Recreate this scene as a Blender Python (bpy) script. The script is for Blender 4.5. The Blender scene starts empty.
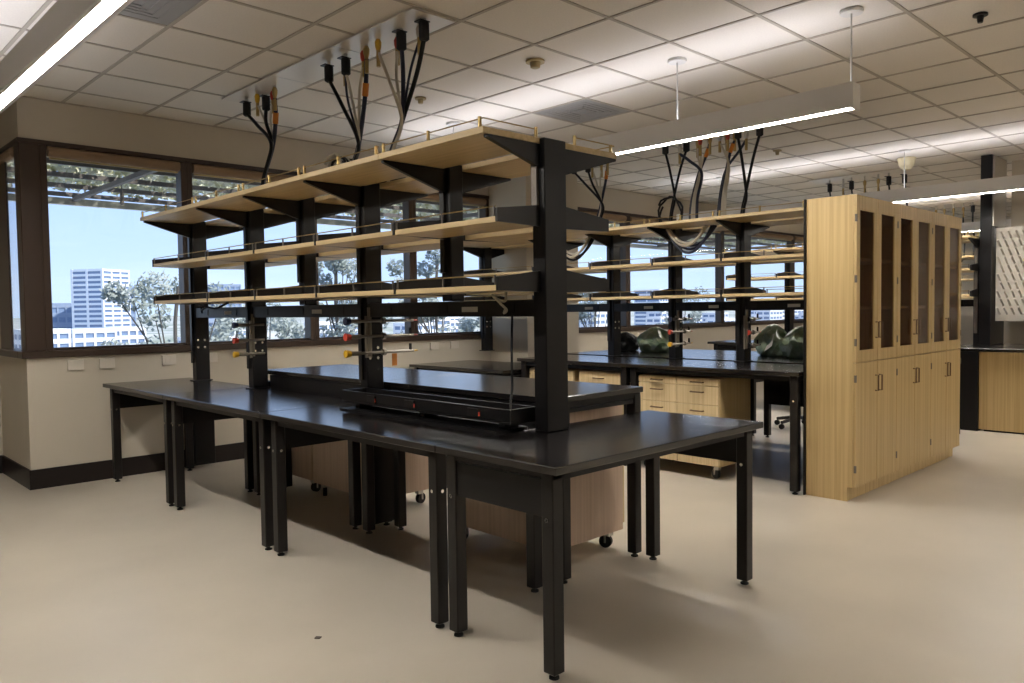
import bpy, bmesh, math, random
from mathutils import Vector, Matrix

random.seed(7)
S = bpy.context.scene
COL = S.collection

# ------------------------------------------------------------------ camera
cam_d = bpy.data.cameras.new('camera')
cam_d.sensor_width = 36.0
cam_d.lens = 27.356
cam_d.clip_end = 3000
cam = bpy.data.objects.new('camera', cam_d)
COL.objects.link(cam)
YAW, PITCH, ROLL = 0.7685, -0.0409, -0.0131
_f = Vector((math.sin(YAW) * math.cos(PITCH), math.cos(YAW) * math.cos(PITCH), math.sin(PITCH)))
_r = Vector((math.cos(YAW), -math.sin(YAW), 0))
_u = _r.cross(_f)
_r2 = _r * math.cos(ROLL) + _u * math.sin(ROLL)
_u2 = _u * math.cos(ROLL) - _r * math.sin(ROLL)
_m = Matrix((_r2, _u2, -_f)).transposed().to_4x4()
_m.translation = Vector((0, 0, 1.3611))
cam.matrix_world = _m
S.camera = cam

# ------------------------------------------------------------------ view, world, sun
S.view_settings.view_transform = 'Standard'
S.view_settings.look = 'None'
S.view_settings.gamma = 1
S.view_settings.use_curve_mapping = False
S.view_settings.exposure = 0.17

world = bpy.data.worlds.new('World')
S.world = world
world.use_nodes = True
wn = world.node_tree
wn.nodes.clear()
w_out = wn.nodes.new('ShaderNodeOutputWorld')
w_bg = wn.nodes.new('ShaderNodeBackground')
w_tc = wn.nodes.new('ShaderNodeTexCoord')
w_sep = wn.nodes.new('ShaderNodeSeparateXYZ')
w_ramp = wn.nodes.new('ShaderNodeValToRGB')
w_noise = wn.nodes.new('ShaderNodeTexNoise')
w_map = wn.nodes.new('ShaderNodeMapping')
w_mix = wn.nodes.new('ShaderNodeMixRGB')
w_cr = wn.nodes.new('ShaderNodeValToRGB')
w_map.inputs['Scale'].default_value = (1.5, 1.5, 9)
w_noise.inputs['Scale'].default_value = 2.0
w_noise.inputs['Detail'].default_value = 5
e = w_ramp.color_ramp.elements
e[0].position = 0.0
e[0].color = (0.58, 0.73, 1.0, 1)
e[1].position = 0.6
e[1].color = (0.22, 0.40, 0.86, 1)
m_ = w_ramp.color_ramp.elements.new(0.13)
m_.color = (0.43, 0.60, 0.97, 1)
w_cr.color_ramp.elements[0].position = 0.45
w_cr.color_ramp.elements[0].color = (0, 0, 0, 1)
w_cr.color_ramp.elements[1].position = 0.75
w_cr.color_ramp.elements[1].color = (0.6, 0.6, 0.6, 1)
w_mix.inputs['Color2'].default_value = (0.72, 0.82, 1.0, 1)
wl = wn.links.new
wl(w_tc.outputs['Generated'], w_sep.inputs[0])
wl(w_sep.outputs['Z'], w_ramp.inputs[0])
wl(w_tc.outputs['Generated'], w_map.inputs[0])
wl(w_map.outputs[0], w_noise.inputs[0])
wl(w_noise.outputs['Fac'], w_cr.inputs[0])
wl(w_cr.outputs[0], w_mix.inputs['Fac'])
wl(w_ramp.outputs[0], w_mix.inputs['Color1'])
wl(w_mix.outputs[0], w_bg.inputs['Color'])
w_bg.inputs['Strength'].default_value = 1.35
wl(w_bg.outputs[0], w_out.inputs[0])

sun_d = bpy.data.lights.new('sun', 'SUN')
sun_d.energy = 6.0
sun_d.angle = 0.02
sun_d.color = (1.0, 0.95, 0.88)
sun = bpy.data.objects.new('sun', sun_d)
COL.objects.link(sun)
sun.location = (30, -30, 40)
sun.rotation_euler = Vector((0.45, -0.75, 1.0)).to_track_quat('Z', 'Y').to_euler()

LAMP_DOWN = 85.0     # emission of the fixtures' lower diffusers
LAMP_UP = 12.0       # emission of their upper lenses

# ------------------------------------------------------------------ materials
MATS = {}


def mat(name, color, rough=0.5, metal=0.0, spec=0.5, vary=0.0, scale=(5, 5, 5), detail=4, color2=None,
        bump=0.0, bump_scale=40, lo=0.35, hi=0.65, coat=0.0, trans=0.0):
    m = bpy.data.materials.new(name)
    m.use_nodes = True
    nt = m.node_tree
    b = nt.nodes['Principled BSDF']
    b.inputs['Base Color'].default_value = (*color, 1)
    b.inputs['Roughness'].default_value = rough
    b.inputs['Metallic'].default_value = metal
    b.inputs['Specular IOR Level'].default_value = spec
    b.inputs['Coat Weight'].default_value = coat
    if trans:
        b.inputs['Transmission Weight'].default_value = trans
    tc = nt.nodes.new('ShaderNodeTexCoord')
    if color2 is None and vary:
        color2 = tuple(max(0, c * (1 - vary)) for c in color)
    if color2 is not None:
        mp = nt.nodes.new('ShaderNodeMapping')
        mp.inputs['Scale'].default_value = scale
        no = nt.nodes.new('ShaderNodeTexNoise')
        no.inputs['Scale'].default_value = 1.0
        no.inputs['Detail'].default_value = detail
        rp = nt.nodes.new('ShaderNodeValToRGB')
        rp.color_ramp.elements[0].position = lo
        rp.color_ramp.elements[0].color = (*color2, 1)
        rp.color_ramp.elements[1].position = hi
        rp.color_ramp.elements[1].color = (*color, 1)
        nt.links.new(tc.outputs['Object'], mp.inputs[0])
        nt.links.new(mp.outputs[0], no.inputs[0])
        nt.links.new(no.outputs['Fac'], rp.inputs[0])
        nt.links.new(rp.outputs[0], b.inputs['Base Color'])
    if bump:
        n2 = nt.nodes.new('ShaderNodeTexNoise')
        n2.inputs['Scale'].default_value = bump_scale
        n2.inputs['Detail'].default_value = 3
        bp = nt.nodes.new('ShaderNodeBump')
        bp.inputs['Strength'].default_value = bump
        bp.inputs['Distance'].default_value = 0.01
        nt.links.new(tc.outputs['Object'], n2.inputs[0])
        nt.links.new(n2.outputs['Fac'], bp.inputs['Height'])
        nt.links.new(bp.outputs[0], b.inputs['Normal'])
    MATS[name] = m
    return m


def emit(name, color, strength):
    m = bpy.data.materials.new(name)
    m.use_nodes = True
    nt = m.node_tree
    nt.nodes.clear()
    o = nt.nodes.new('ShaderNodeOutputMaterial')
    em = nt.nodes.new('ShaderNodeEmission')
    em.inputs[0].default_value = (*color, 1)
    em.inputs[1].default_value = strength
    nt.links.new(em.outputs[0], o.inputs[0])
    MATS[name] = m
    return m


def glass(name, tint=(0.95, 0.97, 0.97), refl=0.02):
    m = bpy.data.materials.new(name)
    m.use_nodes = True
    nt = m.node_tree
    nt.nodes.clear()
    o = nt.nodes.new('ShaderNodeOutputMaterial')
    t = nt.nodes.new('ShaderNodeBsdfTransparent')
    t.inputs[0].default_value = (*tint, 1)
    g = nt.nodes.new('ShaderNodeBsdfGlossy')
    g.inputs['Roughness'].default_value = 0.02
    fc = nt.nodes.new('ShaderNodeLayerWeight')
    fc.inputs['Blend'].default_value = 0.5
    pw = nt.nodes.new('ShaderNodeMath')
    pw.operation = 'POWER'
    pw.inputs[1].default_value = 4.0
    nt.links.new(fc.outputs['Facing'], pw.inputs[0])
    lw = nt.nodes.new('ShaderNodeMath')
    lw.operation = 'MULTIPLY_ADD'
    lw.inputs[1].default_value = 0.5
    lw.inputs[2].default_value = refl
    nt.links.new(pw.outputs[0], lw.inputs[0])
    mx = nt.nodes.new('ShaderNodeMixShader')
    nt.links.new(lw.outputs[0], mx.inputs[0])
    nt.links.new(t.outputs[0], mx.inputs[1])
    nt.links.new(g.outputs[0], mx.inputs[2])
    nt.links.new(mx.outputs[0], o.inputs[0])
    MATS[name] = m
    return m


WALL = mat('wall paint', (0.56, 0.505, 0.41), 0.75, vary=0.05, scale=(1.5, 1.5, 1.5), bump=0.03, bump_scale=120)
FLOOR = mat('vinyl floor', (0.55, 0.492, 0.405), 0.34, vary=0.12, scale=(1.1, 1.1, 1), detail=9, bump=0.02, bump_scale=9)
TILE = mat('ceiling tile', (0.75, 0.695, 0.615), 0.9, vary=0.05, scale=(90, 90, 90), detail=2, bump=0.12, bump_scale=160)
TEE = mat('ceiling tee paint', (0.42, 0.37, 0.30), 0.6)
BLACK = mat('black metal', (0.006, 0.0055, 0.006), 0.36, vary=0.2, scale=(8, 8, 8), spec=0.3)
BLACK2 = mat('dark powder coat', (0.010, 0.0085, 0.008), 0.36, spec=0.35)
TOP = mat('black epoxy worktop', (0.011, 0.009, 0.009), 0.19, vary=0.15, scale=(3, 3, 3), spec=0.8)
RUBBER = mat('black rubber', (0.008, 0.008, 0.008), 0.7)
BASE = mat('dark brown baseboard', (0.014, 0.010, 0.009), 0.4, spec=0.35)
FRAME = mat('brown window frame', (0.045, 0.027, 0.018), 0.4)
SHADE = mat('tan shade fabric', (0.30, 0.20, 0.12), 0.8)
BAM_Z = mat('bamboo upright', (0.57, 0.415, 0.20), 0.38, color2=(0.46, 0.325, 0.14), scale=(55, 55, 0.9), detail=3)
BAM_Y = mat('bamboo board', (0.57, 0.43, 0.23), 0.42, color2=(0.47, 0.345, 0.17), scale=(40, 1.2, 40), detail=3)
BAM_H = mat('bamboo drawer', (0.66, 0.52, 0.31), 0.4, color2=(0.55, 0.42, 0.23), scale=(60, 60, 1.2), detail=3)
PINK = mat('rosy laminate', (0.66, 0.50, 0.38), 0.45, color2=(0.57, 0.42, 0.31), scale=(60, 60, 1.0), detail=3)
UNLITWOOD = mat('unlit dark back panel', (0.26, 0.105, 0.065), 0.6)  # wood colour darkened to stand in for the unlit cabinet interior
BRASS = mat('brass', (0.42, 0.30, 0.12), 0.35, metal=0.8)
STEEL = mat('brushed steel', (0.55, 0.52, 0.47), 0.32, metal=0.9)
CHROME = mat('chrome', (0.75, 0.74, 0.72), 0.18, metal=1.0)
PANELM = mat('satin ceiling panel', (0.62, 0.56, 0.47), 0.3, spec=0.6)
FIXT = mat('light grey fixture', (0.72, 0.70, 0.67), 0.5)
CANOPY = mat('canopy paint', (0.62, 0.60, 0.56), 0.5)
VENT = mat('vent grey', (0.30, 0.29, 0.275), 0.6)
PLATE = mat('outlet plate', (0.62, 0.57, 0.49), 0.4)
RED = mat('red plastic', (0.50, 0.055, 0.03), 0.4)
YELLOW = mat('yellow plastic', (0.62, 0.36, 0.02), 0.4)
ORANGE = mat('orange plastic', (0.62, 0.20, 0.02), 0.5)
BLUE = mat('blue plastic', (0.02, 0.08, 0.35), 0.4)
NAVY = mat('navy cable', (0.012, 0.016, 0.04), 0.45)
WHITEC = mat('pale cable', (0.52, 0.47, 0.38), 0.5)
PIPE = mat('tap pipe', (0.28, 0.25, 0.20), 0.3, metal=0.7)
LABEL = mat('label paper', (0.62, 0.60, 0.54), 0.7)
GREENBAG = mat('green plastic', (0.16, 0.24, 0.13), 0.22, color2=(0.30, 0.36, 0.26), scale=(9, 9, 9), bump=0.5, bump_scale=14)
REDBAG = mat('red orange plastic', (0.55, 0.07, 0.02), 0.4)
PEG = mat('pale pegboard', (0.58, 0.54, 0.47), 0.5)
AMBER = mat('ivory sensor', (0.72, 0.64, 0.42), 0.5)
GLASS = glass('window glass')
CABGLASS = glass('cabinet glass', (0.72, 0.62, 0.57), 0.04)  # brown tint puts the interior's shade into the panes
BRONZE = mat('dark bronze', (0.16, 0.10, 0.06), 0.35, metal=0.6)
DULL = mat('dull steel', (0.16, 0.14, 0.12), 0.4, metal=0.6)
LAMP = emit('lamp diffuser', (1.0, 0.95, 0.88), LAMP_DOWN)
LAMPU = emit('lamp upper lens', (0.88, 0.89, 1.0), LAMP_UP)
TOWERW = mat('white concrete', (0.85, 0.85, 0.87), 0.7)
TOWERG = mat('blue window band', (0.20, 0.27, 0.40), 0.2)
CITYB = mat('grey blue cladding', (0.25, 0.31, 0.42), 0.6)
CITYW = mat('pale stucco', (0.80, 0.79, 0.80), 0.8)
LEAF = mat('haze grey leaves', (0.36, 0.38, 0.34), 0.6, color2=(0.20, 0.23, 0.20), scale=(1, 1, 1))  # greyed and paled: distance haze is put into the leaf colours
VINE = mat('vine leaves', (0.34, 0.33, 0.14), 0.6, color2=(0.62, 0.60, 0.50), scale=(7, 7, 7))
BARK = mat('bark', (0.10, 0.085, 0.07), 0.9)
GROUND = mat('pale hillside', (0.50, 0.49, 0.46), 0.9, color2=(0.22, 0.25, 0.20), scale=(0.06, 0.06, 0.06), detail=6)
PERG = mat('pergola timber', (0.12, 0.10, 0.09), 0.7)


# ------------------------------------------------------------------ mesh helpers
def wloc(o):
    v = Vector((0, 0, 0))
    while o is not None:
        v += o.location
        o = o.parent
    return v


class MB:
    def __init__(self):
        self.v, self.f = [], []

    def box(self, x0, x1, y0, y1, z0, z1):
        n = len(self.v)
        self.v += [(x, y, z) for z in (z0, z1) for y in (y0, y1) for x in (x0, x1)]
        self.f += [tuple(n + i for i in q) for q in ((0, 2, 3, 1), (4, 5, 7, 6), (0, 1, 5, 4), (2, 6, 7, 3), (0, 4, 6, 2), (1, 3, 7, 5))]
        return self

    def prism(self, poly, axis, a, b):
        """poly: 2-D outline in the two other axes, extruded a..b along axis (0, 1, 2)."""
        n, k = len(self.v), len(poly)

        def put(p, t):
            if axis == 0:
                return (t, p[0], p[1])
            if axis == 1:
                return (p[0], t, p[1])
            return (p[0], p[1], t)
        self.v += [put(p, a) for p in poly] + [put(p, b) for p in poly]
        self.f += [tuple(range(n + k - 1, n - 1, -1)), tuple(range(n + k, n + 2 * k))]
        for i in range(k):
            j = (i + 1) % k
            self.f.append((n + i, n + j, n + k + j, n + k + i))
        return self

    def tube(self, path, r, n=6, cap=True):
        pts = [Vector(p) for p in path]
        rs = r if isinstance(r, (list, tuple)) else [r] * len(pts)
        base = len(self.v)
        prev = None
        for i, p in enumerate(pts):
            t = (pts[min(i + 1, len(pts) - 1)] - pts[max(i - 1, 0)]).normalized()
            if prev is None:
                a = t.orthogonal().normalized()
            else:
                a = (prev - t * prev.dot(t))
                a = a.normalized() if a.length > 1e-6 else t.orthogonal().normalized()
            prev = a
            b = t.cross(a)
            for k in range(n):
                th = 2 * math.pi * k / n
                self.v.append(tuple(p + (a * math.cos(th) + b * math.sin(th)) * rs[i]))
        for i in range(len(pts) - 1):
            for k in range(n):
                q = (k + 1) % n
                self.f.append((base + i * n + k, base + i * n + q, base + (i + 1) * n + q, base + (i + 1) * n + k))
        if cap:
            self.f.append(tuple(base + k for k in range(n - 1, -1, -1)))
            e0 = base + (len(pts) - 1) * n
            self.f.append(tuple(e0 + k for k in range(n)))
        return self

    def cyl(self, p0, p1, r, n=12, r1=None):
        return self.tube([p0, p1], [r, r if r1 is None else r1], n)

    def lathe(self, c, prof, n=16):
        """prof: (radius, z) pairs about the vertical through c."""
        base = len(self.v)
        for r, z in prof:
            for k in range(n):
                th = 2 * math.pi * k / n
                self.v.append((c[0] + r * math.cos(th), c[1] + r * math.sin(th), c[2] + z))
        for i in range(len(prof) - 1):
            for k in range(n):
                q = (k + 1) % n
                self.f.append((base + i * n + k, base + i * n + q, base + (i + 1) * n + q, base + (i + 1) * n + k))
        self.f.append(tuple(base + k for k in range(n - 1, -1, -1)))
        e0 = base + (len(prof) - 1) * n
        self.f.append(tuple(e0 + k for k in range(n)))
        return self

    def quad(self, c, u, v):
        n = len(self.v)
        c, u, v = Vector(c), Vector(u), Vector(v)
        self.v += [tuple(c - u - v), tuple(c + u - v), tuple(c + u + v), tuple(c - u + v)]
        self.f.append((n, n + 1, n + 2, n + 3))
        return self

    def build(self, name, m, parent=None, bevel=0.0, smooth=False, origin=None):
        if parent is not None:
            off = wloc(parent)
        elif origin is not None:
            off = Vector(origin)
        else:
            lo = [min(p[i] for p in self.v) for i in range(3)]
            hi = [max(p[i] for p in self.v) for i in range(3)]
            off = Vector(((lo[0] + hi[0]) / 2, (lo[1] + hi[1]) / 2, lo[2]))
        me = bpy.data.meshes.new(name)
        me.from_pydata([tuple(Vector(p) - off) for p in self.v], [], self.f)
        if bevel or True:
            bm = bmesh.new()
            bm.from_mesh(me)
            bmesh.ops.recalc_face_normals(bm, faces=bm.faces) if len(self.f) < 3000 else None
            if bevel:
                bmesh.ops.bevel(bm, geom=bm.edges[:], offset=bevel, segments=1, affect='EDGES', profile=0.5)
            bm.to_mesh(me)
            bm.free()
        if smooth:
            me.polygons.foreach_set('use_smooth', [True] * len(me.polygons))
        me.materials.append(m)
        o = bpy.data.objects.new(name, me)
        COL.objects.link(o)
        if parent is not None:
            o.parent = parent
        else:
            o.location = off
        return o


def tag(o, label=None, cat=None, group=None, kind=None):
    if label:
        o['label'] = label
    if cat:
        o['category'] = cat
    if group:
        o['group'] = group
    if kind:
        o['kind'] = kind
    return o


def thing(name, label, cat, loc, group=None):
    o = bpy.data.objects.new(name, None)
    o.empty_display_size = 0.1
    COL.objects.link(o)
    o.location = loc
    return tag(o, label, cat, group)


def struct(o, label=None):
    return tag(o, label, None, None, 'structure')


def copy_tree(o, parent=None):
    c = o.copy()
    COL.objects.link(c)
    c.parent = parent
    for ch in list(o.children):
        copy_tree(ch, c)
    return c


def spline(pts, n=8):
    P = [Vector(p) for p in pts]
    P = [P[0] * 2 - P[1]] + P + [P[-1] * 2 - P[-2]]
    out = []
    for i in range(1, len(P) - 2):
        for k in range(n):
            t = k / n
            a, b, c, d = P[i - 1], P[i], P[i + 1], P[i + 2]
            out.append(0.5 * ((2 * b) + (c - a) * t + (2 * a - 5 * b + 4 * c - d) * t * t + (3 * b - a - 3 * c + d) * t ** 3))
    out.append(P[-2])
    return out


# ------------------------------------------------------------------ the room
HC = 3.049           # ceiling height
WY = 6.97            # inner face of the window wall
XL, XR = -5.0, 17.5
YN = -5.0
CX = 1.485            # outer corner of the window wall

fl = MB()
fl.prism([(XL, YN), (XR, YN), (XR, WY + 0.2), (CX + 0.1, WY + 0.2), (CX + 0.1, 8.1), (XL, 8.1)], 2, -0.15, 0)
struct(fl.build('floor', FLOOR, origin=(0, 0, 0)))

# walls: the window wall with its openings, its return on the left, the rest of the shell
SILL, HEAD = 1.03, 2.735
COLX0, COLX1, COLY = 6.38, 7.28, 6.34
wb = struct(MB().box(CX, XR, WY, WY + 0.2, 0, SILL).build('wall_back', WALL))
struct(MB().box(CX, XR, WY, WY + 0.2, HEAD, HC + 0.3).build('wall_back_upper', WALL))
struct(MB().box(COLX0, COLX1, COLY, WY + 0.2, 0, HC + 0.3).build('wall_column', WALL))
wr = struct(MB().box(CX, CX + 0.2, WY + 0.2, 8.1, 0, SILL).build('wall_return', WALL))
struct(MB().box(CX, CX + 0.2, WY + 0.2, 8.1, HEAD, HC + 0.3).build('wall_return_upper', WALL))
struct(MB().box(CX, CX + 0.04, 7.84, 8.1, SILL, HEAD).build('wall_return_end', WALL))
struct(MB().box(XL, CX, 7.93, 8.1, 0, HC + 0.3).build('wall_far_left', WALL))
struct(MB().box(XL - 0.2, XL, YN, 8.1, 0, HC + 0.3).build('wall_left', WALL))
struct(MB().box(XR, XR + 0.2, YN, WY + 0.2, 0, HC + 0.3).build('wall_right', WALL))
struct(MB().box(XL, XR, YN - 0.2, YN, 0, HC + 0.3).build('wall_front', WALL))
struct(MB().box(XL - 0.2, XR + 0.2, YN - 0.2, 8.1, HC + 0.3, HC + 0.5).build('ceiling_roof_slab', WALL))

BB = 0.155
struct(MB().box(CX - 0.012, 6.38, WY - 0.012, WY, 0, BB).build('baseboard_back', BASE))
struct(MB().box(COLX1, XR, WY - 0.012, WY, 0, BB).build('baseboard_back_right', BASE))
struct(MB().box(CX - 0.012, CX, WY, 7.93, 0, BB).build('baseboard_return', BASE))
struct(MB().box(XL, CX - 0.012, 7.918, 7.93, 0, BB).build('baseboard_far_left', BASE))

# sills
struct(MB().box(CX - 0.035, COLX0, WY - 0.035, WY + 0.12, SILL, SILL + 0.055).build('trim_1', FRAME, bevel=0.004))
struct(MB().box(CX - 0.035, CX + 0.12, WY + 0.12, 7.84, SILL, SILL + 0.055).build('trim_2', FRAME, bevel=0.004))
struct(MB().box(COLX1, XR, WY - 0.035, WY + 0.12, SILL, SILL + 0.055).build('trim_3', FRAME, bevel=0.004))
struct(MB().box(CX, CX + 0.14, WY, WY + 0.14, SILL + 0.055, HEAD).build('trim_4', FRAME, bevel=0.004))
struct(MB().box(CX - 0.01, COLX0, WY - 0.01, WY + 0.12, HEAD - 0.035, HEAD).build('trim_5', FRAME))
struct(MB().box(CX - 0.01, CX + 0.12, WY + 0.12, 7.84, HEAD - 0.035, HEAD).build('trim_6', FRAME))
struct(MB().box(COLX1, XR, WY - 0.01, WY + 0.12, HEAD - 0.035, HEAD).build('trim_7', FRAME))


def window(n, x0, x1):
    z0, z1 = SILL + 0.055, HEAD - 0.035
    w = thing('window_%d' % n, None, None, ((x0 + x1) / 2, WY + 0.06, z0))
    struct(w)
    for a, b in ((x0, x0 + 0.05), (x1 - 0.05, x1)):
        MB().box(a, b, WY + 0.0, WY + 0.12, z0, z1).build('window_jamb', FRAME, w, bevel=0.003)
    MB().box(x0 + 0.05, x1 - 0.05, WY + 0.03, WY + 0.09, z0, z0 + 0.02).build('window_rail', FRAME, w)
    MB().box(x0 + 0.05, x1 - 0.05, WY + 0.03, WY + 0.09, z1 - 0.03, z1).build('window_rail', FRAME, w)
    MB().box(x0 + 0.05, x1 - 0.05, WY + 0.058, WY + 0.064, z0 + 0.02, z1 - 0.03).build('glass_pane', GLASS, w)
    s = MB().cyl((x0 + 0.06, WY + 0.015, z1 - 0.045), (x1 - 0.06, WY + 0.015, z1 - 0.045), 0.042, 12).build('roller_shade', SHADE, w, smooth=False)
    MB().box(x0 + 0.07, x1 - 0.07, WY + 0.008, WY + 0.018, z1 - 0.105, z1 - 0.09).build('hem_bar', BRASS, s)


for i, (a, b) in enumerate(((1.625, 2.765), (2.765, 4.0), (4.0, 5.235), (5.235, 6.38), (7.28, 9.11), (9.11, 11.7), (11.7, 14.25), (14.25, 17.4))):
    window(i + 1, a, b)

w9 = struct(thing('window_9', None, None, (CX + 0.06, 7.45, SILL + 0.055)))
for a, b in ((7.11, 7.125), (7.44, 7.84)):
    MB().box(CX, CX + 0.014, a, b, SILL + 0.055, HEAD - 0.035).build('window_jamb', FRAME, w9)
MB().box(CX + 0.004, CX + 0.008, 7.125, 7.44, SILL + 0.055, HEAD - 0.035).build('glass_pane', GLASS, w9)
MB().cyl((CX + 0.015, 7.17, HEAD - 0.08), (CX + 0.015, 7.73, HEAD - 0.08), 0.042, 12).build('roller_shade', SHADE, w9)

# ceiling: tiles laid in a grid of tees
GX, GY, G = 1.796, 2.901, 0.6096
ceil = struct(MB().box(XL, XR, YN, 8.0, HC + 0.06, HC + 0.3).build('ceiling', WALL, origin=(0, 0, HC + 0.06)))
tile_me = None
VENTS = {(5, 2), (-1, 2)}
cells = []
for i in range(-11, 26):
    for j in range(-13, 9):
        x0, y0 = GX + i * G, GY + j * G
        x1, y1 = x0 + G, y0 + G
        if x1 <= XL or x0 >= XR or y0 >= 7.93 or y1 <= YN or (i, j) in VENTS:
            continue
        cx_, cy_ = (x0 + x1) / 2, (y0 + y1) / 2
        lim = WY if cx_ > CX else 7.93
        if y0 >= lim:
            continue
        y1 = min(y1, lim)
        fwd = cx_ * _f.x + cy_ * _f.y
        side = cx_ * _r.x + cy_ * _r.y
        vis = fwd > 2.2 and abs(side) < 0.72 * fwd + 0.5 and (HC - 1.36) < 0.5 * fwd + 0.3
        cells.append((0 if vis else 1, fwd, max(x0, XL), min(x1, XR), y0, y1))
cells.sort()
rest = MB()
full_me = None
n_t = 0
for hid, d, x0, x1, y0, y1 in cells:
    if hid == 0 and n_t < 290:
        n_t += 1
        if abs(x1 - x0 - G) < 1e-4 and abs(y1 - y0 - G) < 1e-4 and full_me:
            o = bpy.data.objects.new('ceiling_tile', full_me)
            COL.objects.link(o)
        else:
            hx, hy = (x1 - x0) / 2 - 0.006, (y1 - y0) / 2 - 0.006
            o = MB().box(-hx, hx, -hy, hy, 0, 0.016).build('ceiling_tile', TILE, bevel=0.003, origin=(0, 0, 0))
            if abs(x1 - x0 - G) < 1e-4 and abs(y1 - y0 - G) < 1e-4:
                full_me = o.data
        o.parent = ceil
        o.location = ((x0 + x1) / 2, (y0 + y1) / 2, -0.06 + 0.004)
    else:
        rest.box(x0 + 0.005, x1 - 0.005, y0 + 0.005, y1 - 0.005, HC + 0.004, HC + 0.02)
tag(rest.build('ceiling_tile_field', TILE, ceil), kind='stuff')
for i in range(-11, 27):
    x = GX + i * G
    if XL < x < XR:
        MB().box(x - 0.011, x + 0.011, YN, WY if x > CX else 7.93, HC - 0.002, HC + 0.006).build('ceiling_tee', TEE, ceil)
for j in range(-13, 9):
    y = GY + j * G
    if YN < y < 7.93:
        MB().box(XL, XR if y < WY else CX, y - 0.011, y + 0.011, HC - 0.001, HC + 0.007).build('ceiling_tee', TEE, ceil)
MB().box(CX, XR, WY - 0.02, WY, HC - 0.004, HC + 0.006).build('ceiling_tee', TEE, ceil)


def ceiling_vent(i, j, label):
    x0, y0 = GX + i * G, GY + j * G
    t = thing('ceiling_vent', label, 'vent', (x0 + G / 2, y0 + G / 2, HC - 0.004))
    MB().box(x0 + 0.012, x0 + G - 0.012, y0 + 0.012, y0 + G - 0.012, HC + 0.002, HC + 0.014).build('vent_panel', VENT, t)
    for k in range(4):
        a = 0.09 + k * 0.045
        c = (x0 + G / 2, y0 + G / 2)
        m = MB()
        for sx0, sx1, sy0, sy1 in ((-a, a, -a, -a + 0.012), (-a, a, a - 0.012, a), (-a, -a + 0.012, -a, a), (a - 0.012, a, -a, a)):
            m.box(c[0] + sx0, c[0] + sx1, c[1] + sy0, c[1] + sy1, HC - 0.004 + 0.001 * k, HC + 0.004)
        m.build('vent_louver', VENT, t)


ceiling_vent(5, 2, 'square grey ceiling vent between the white smoke detector and hanging middle lamp')
ceiling_vent(-1, 2, 'louvred grey ceiling vent beside the bright lamp at the upper left')


def light_row(x, y0, y1, rods, label):
    t = thing('pendant_lamp', label, 'lamp', (x, (y0 + y1) / 2, 2.48), 'long pendant lamps')
    MB().box(x - 0.05, x - 0.042, y0, y1, 2.492, 2.632).box(x + 0.042, x + 0.05, y0, y1, 2.492, 2.632).box(
        x - 0.042, x + 0.042, y0, y1, 2.54, 2.55).box(x - 0.042, x - 0.03, y0, y1, 2.492, 2.5).box(x + 0.03, x + 0.042, y0, y1, 2.492, 2.5).build('housing', FIXT, t)
    for a, b in ((y0, y0 + 0.008), (y1 - 0.008, y1)):
        MB().box(x - 0.0505, x + 0.0505, a - 0.001, b + 0.001, 2.483, 2.633).build('end_cap', FIXT, t)
    MB().box(x - 0.03, x + 0.03, y0 + 0.009, y1 - 0.009, 2.494, 2.503).build('diffuser', LAMP, t)
    MB().box(x - 0.0415, x + 0.0415, y0 + 0.009, y1 - 0.009, 2.61, 2.622).build('upper_lens', LAMPU, t)
    for y in rods:
        r = MB().cyl((x, y, 2.6), (x, y, HC), 0.005, 6).build('hanger_rod', CANOPY, t)
        MB().lathe((x, y, HC - 0.018), [(0.06, 0), (0.064, 0.006), (0.064, 0.018)], 20).build('canopy', CANOPY, r)
        MB().box(x - 0.02, x + 0.02, y - 0.01, y + 0.01, 2.62, 2.64).build('clip', CANOPY, r)
    return t


light_row(0.965, 1.6, 6.1, (1.89, 3.07, 5.45), 'long pendant lamp at the upper left corner by the corner window')
light_row(4.57, 1.86, 6.1, (1.89, 3.07, 5.45), 'long pendant lamp hanging above the aisle between the two shelving racks')
light_row(9.1, 1.4, 6.1, (1.89, 3.18, 5.45), 'pendant lamp behind the tall bamboo cabinets at the right')
light_row(13.7, 1.4, 6.1, (1.89, 3.07, 5.45), 'farthest pendant lamp beyond the black post at the right edge')
# the same rows go on behind the viewer
light_row(4.57, -4.2, 0.0, (-3.9, -0.3), 'pendant lamp of the middle row behind the viewer')
light_row(9.1, -4.2, 0.0, (-3.9, -0.3), 'pendant lamp of the right row behind the viewer')


def detector(x, y, label, r, m, prof):
    t = thing('smoke_detector', label, 'detector', (x, y, HC - 0.05))
    MB().lathe((x, y, HC), [(r, -0.012), (r, 0)], 20).build('base', m, t)
    MB().lathe((x, y, HC), [(r * k, z) for k, z in prof], 20).build('sensor_head', m, t, smooth=False)


TANM = mat('tan detector', (0.40, 0.31, 0.15), 0.5)
detector(3.86, 3.73, 'round tan smoke detector on the ceiling right of the ceiling cords', 0.065, TANM, [(0.35, -0.05), (0.5, -0.045), (0.6, -0.012)])
detector(3.84, 4.98, 'small brown sprinkler head on the ceiling beside the black cords', 0.045, TANM, [(0.4, -0.045), (0.5, -0.012)])
detector(5.19, 1.40, 'small dark sprinkler head on the ceiling at the upper right', 0.04, BASE, [(0.35, -0.05), (0.5, -0.012)])
detector(9.6, 3.33, 'ivory dome sensor on the ceiling above the bamboo cabinets', 0.10, AMBER, [(0.4, -0.13), (0.8, -0.09), (0.95, -0.012)])
detector(8.0, 4.1, 'small sprinkler head on the ceiling over the far bench', 0.045, TANM, [(0.4, -0.05), (0.5, -0.012)])


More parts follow.
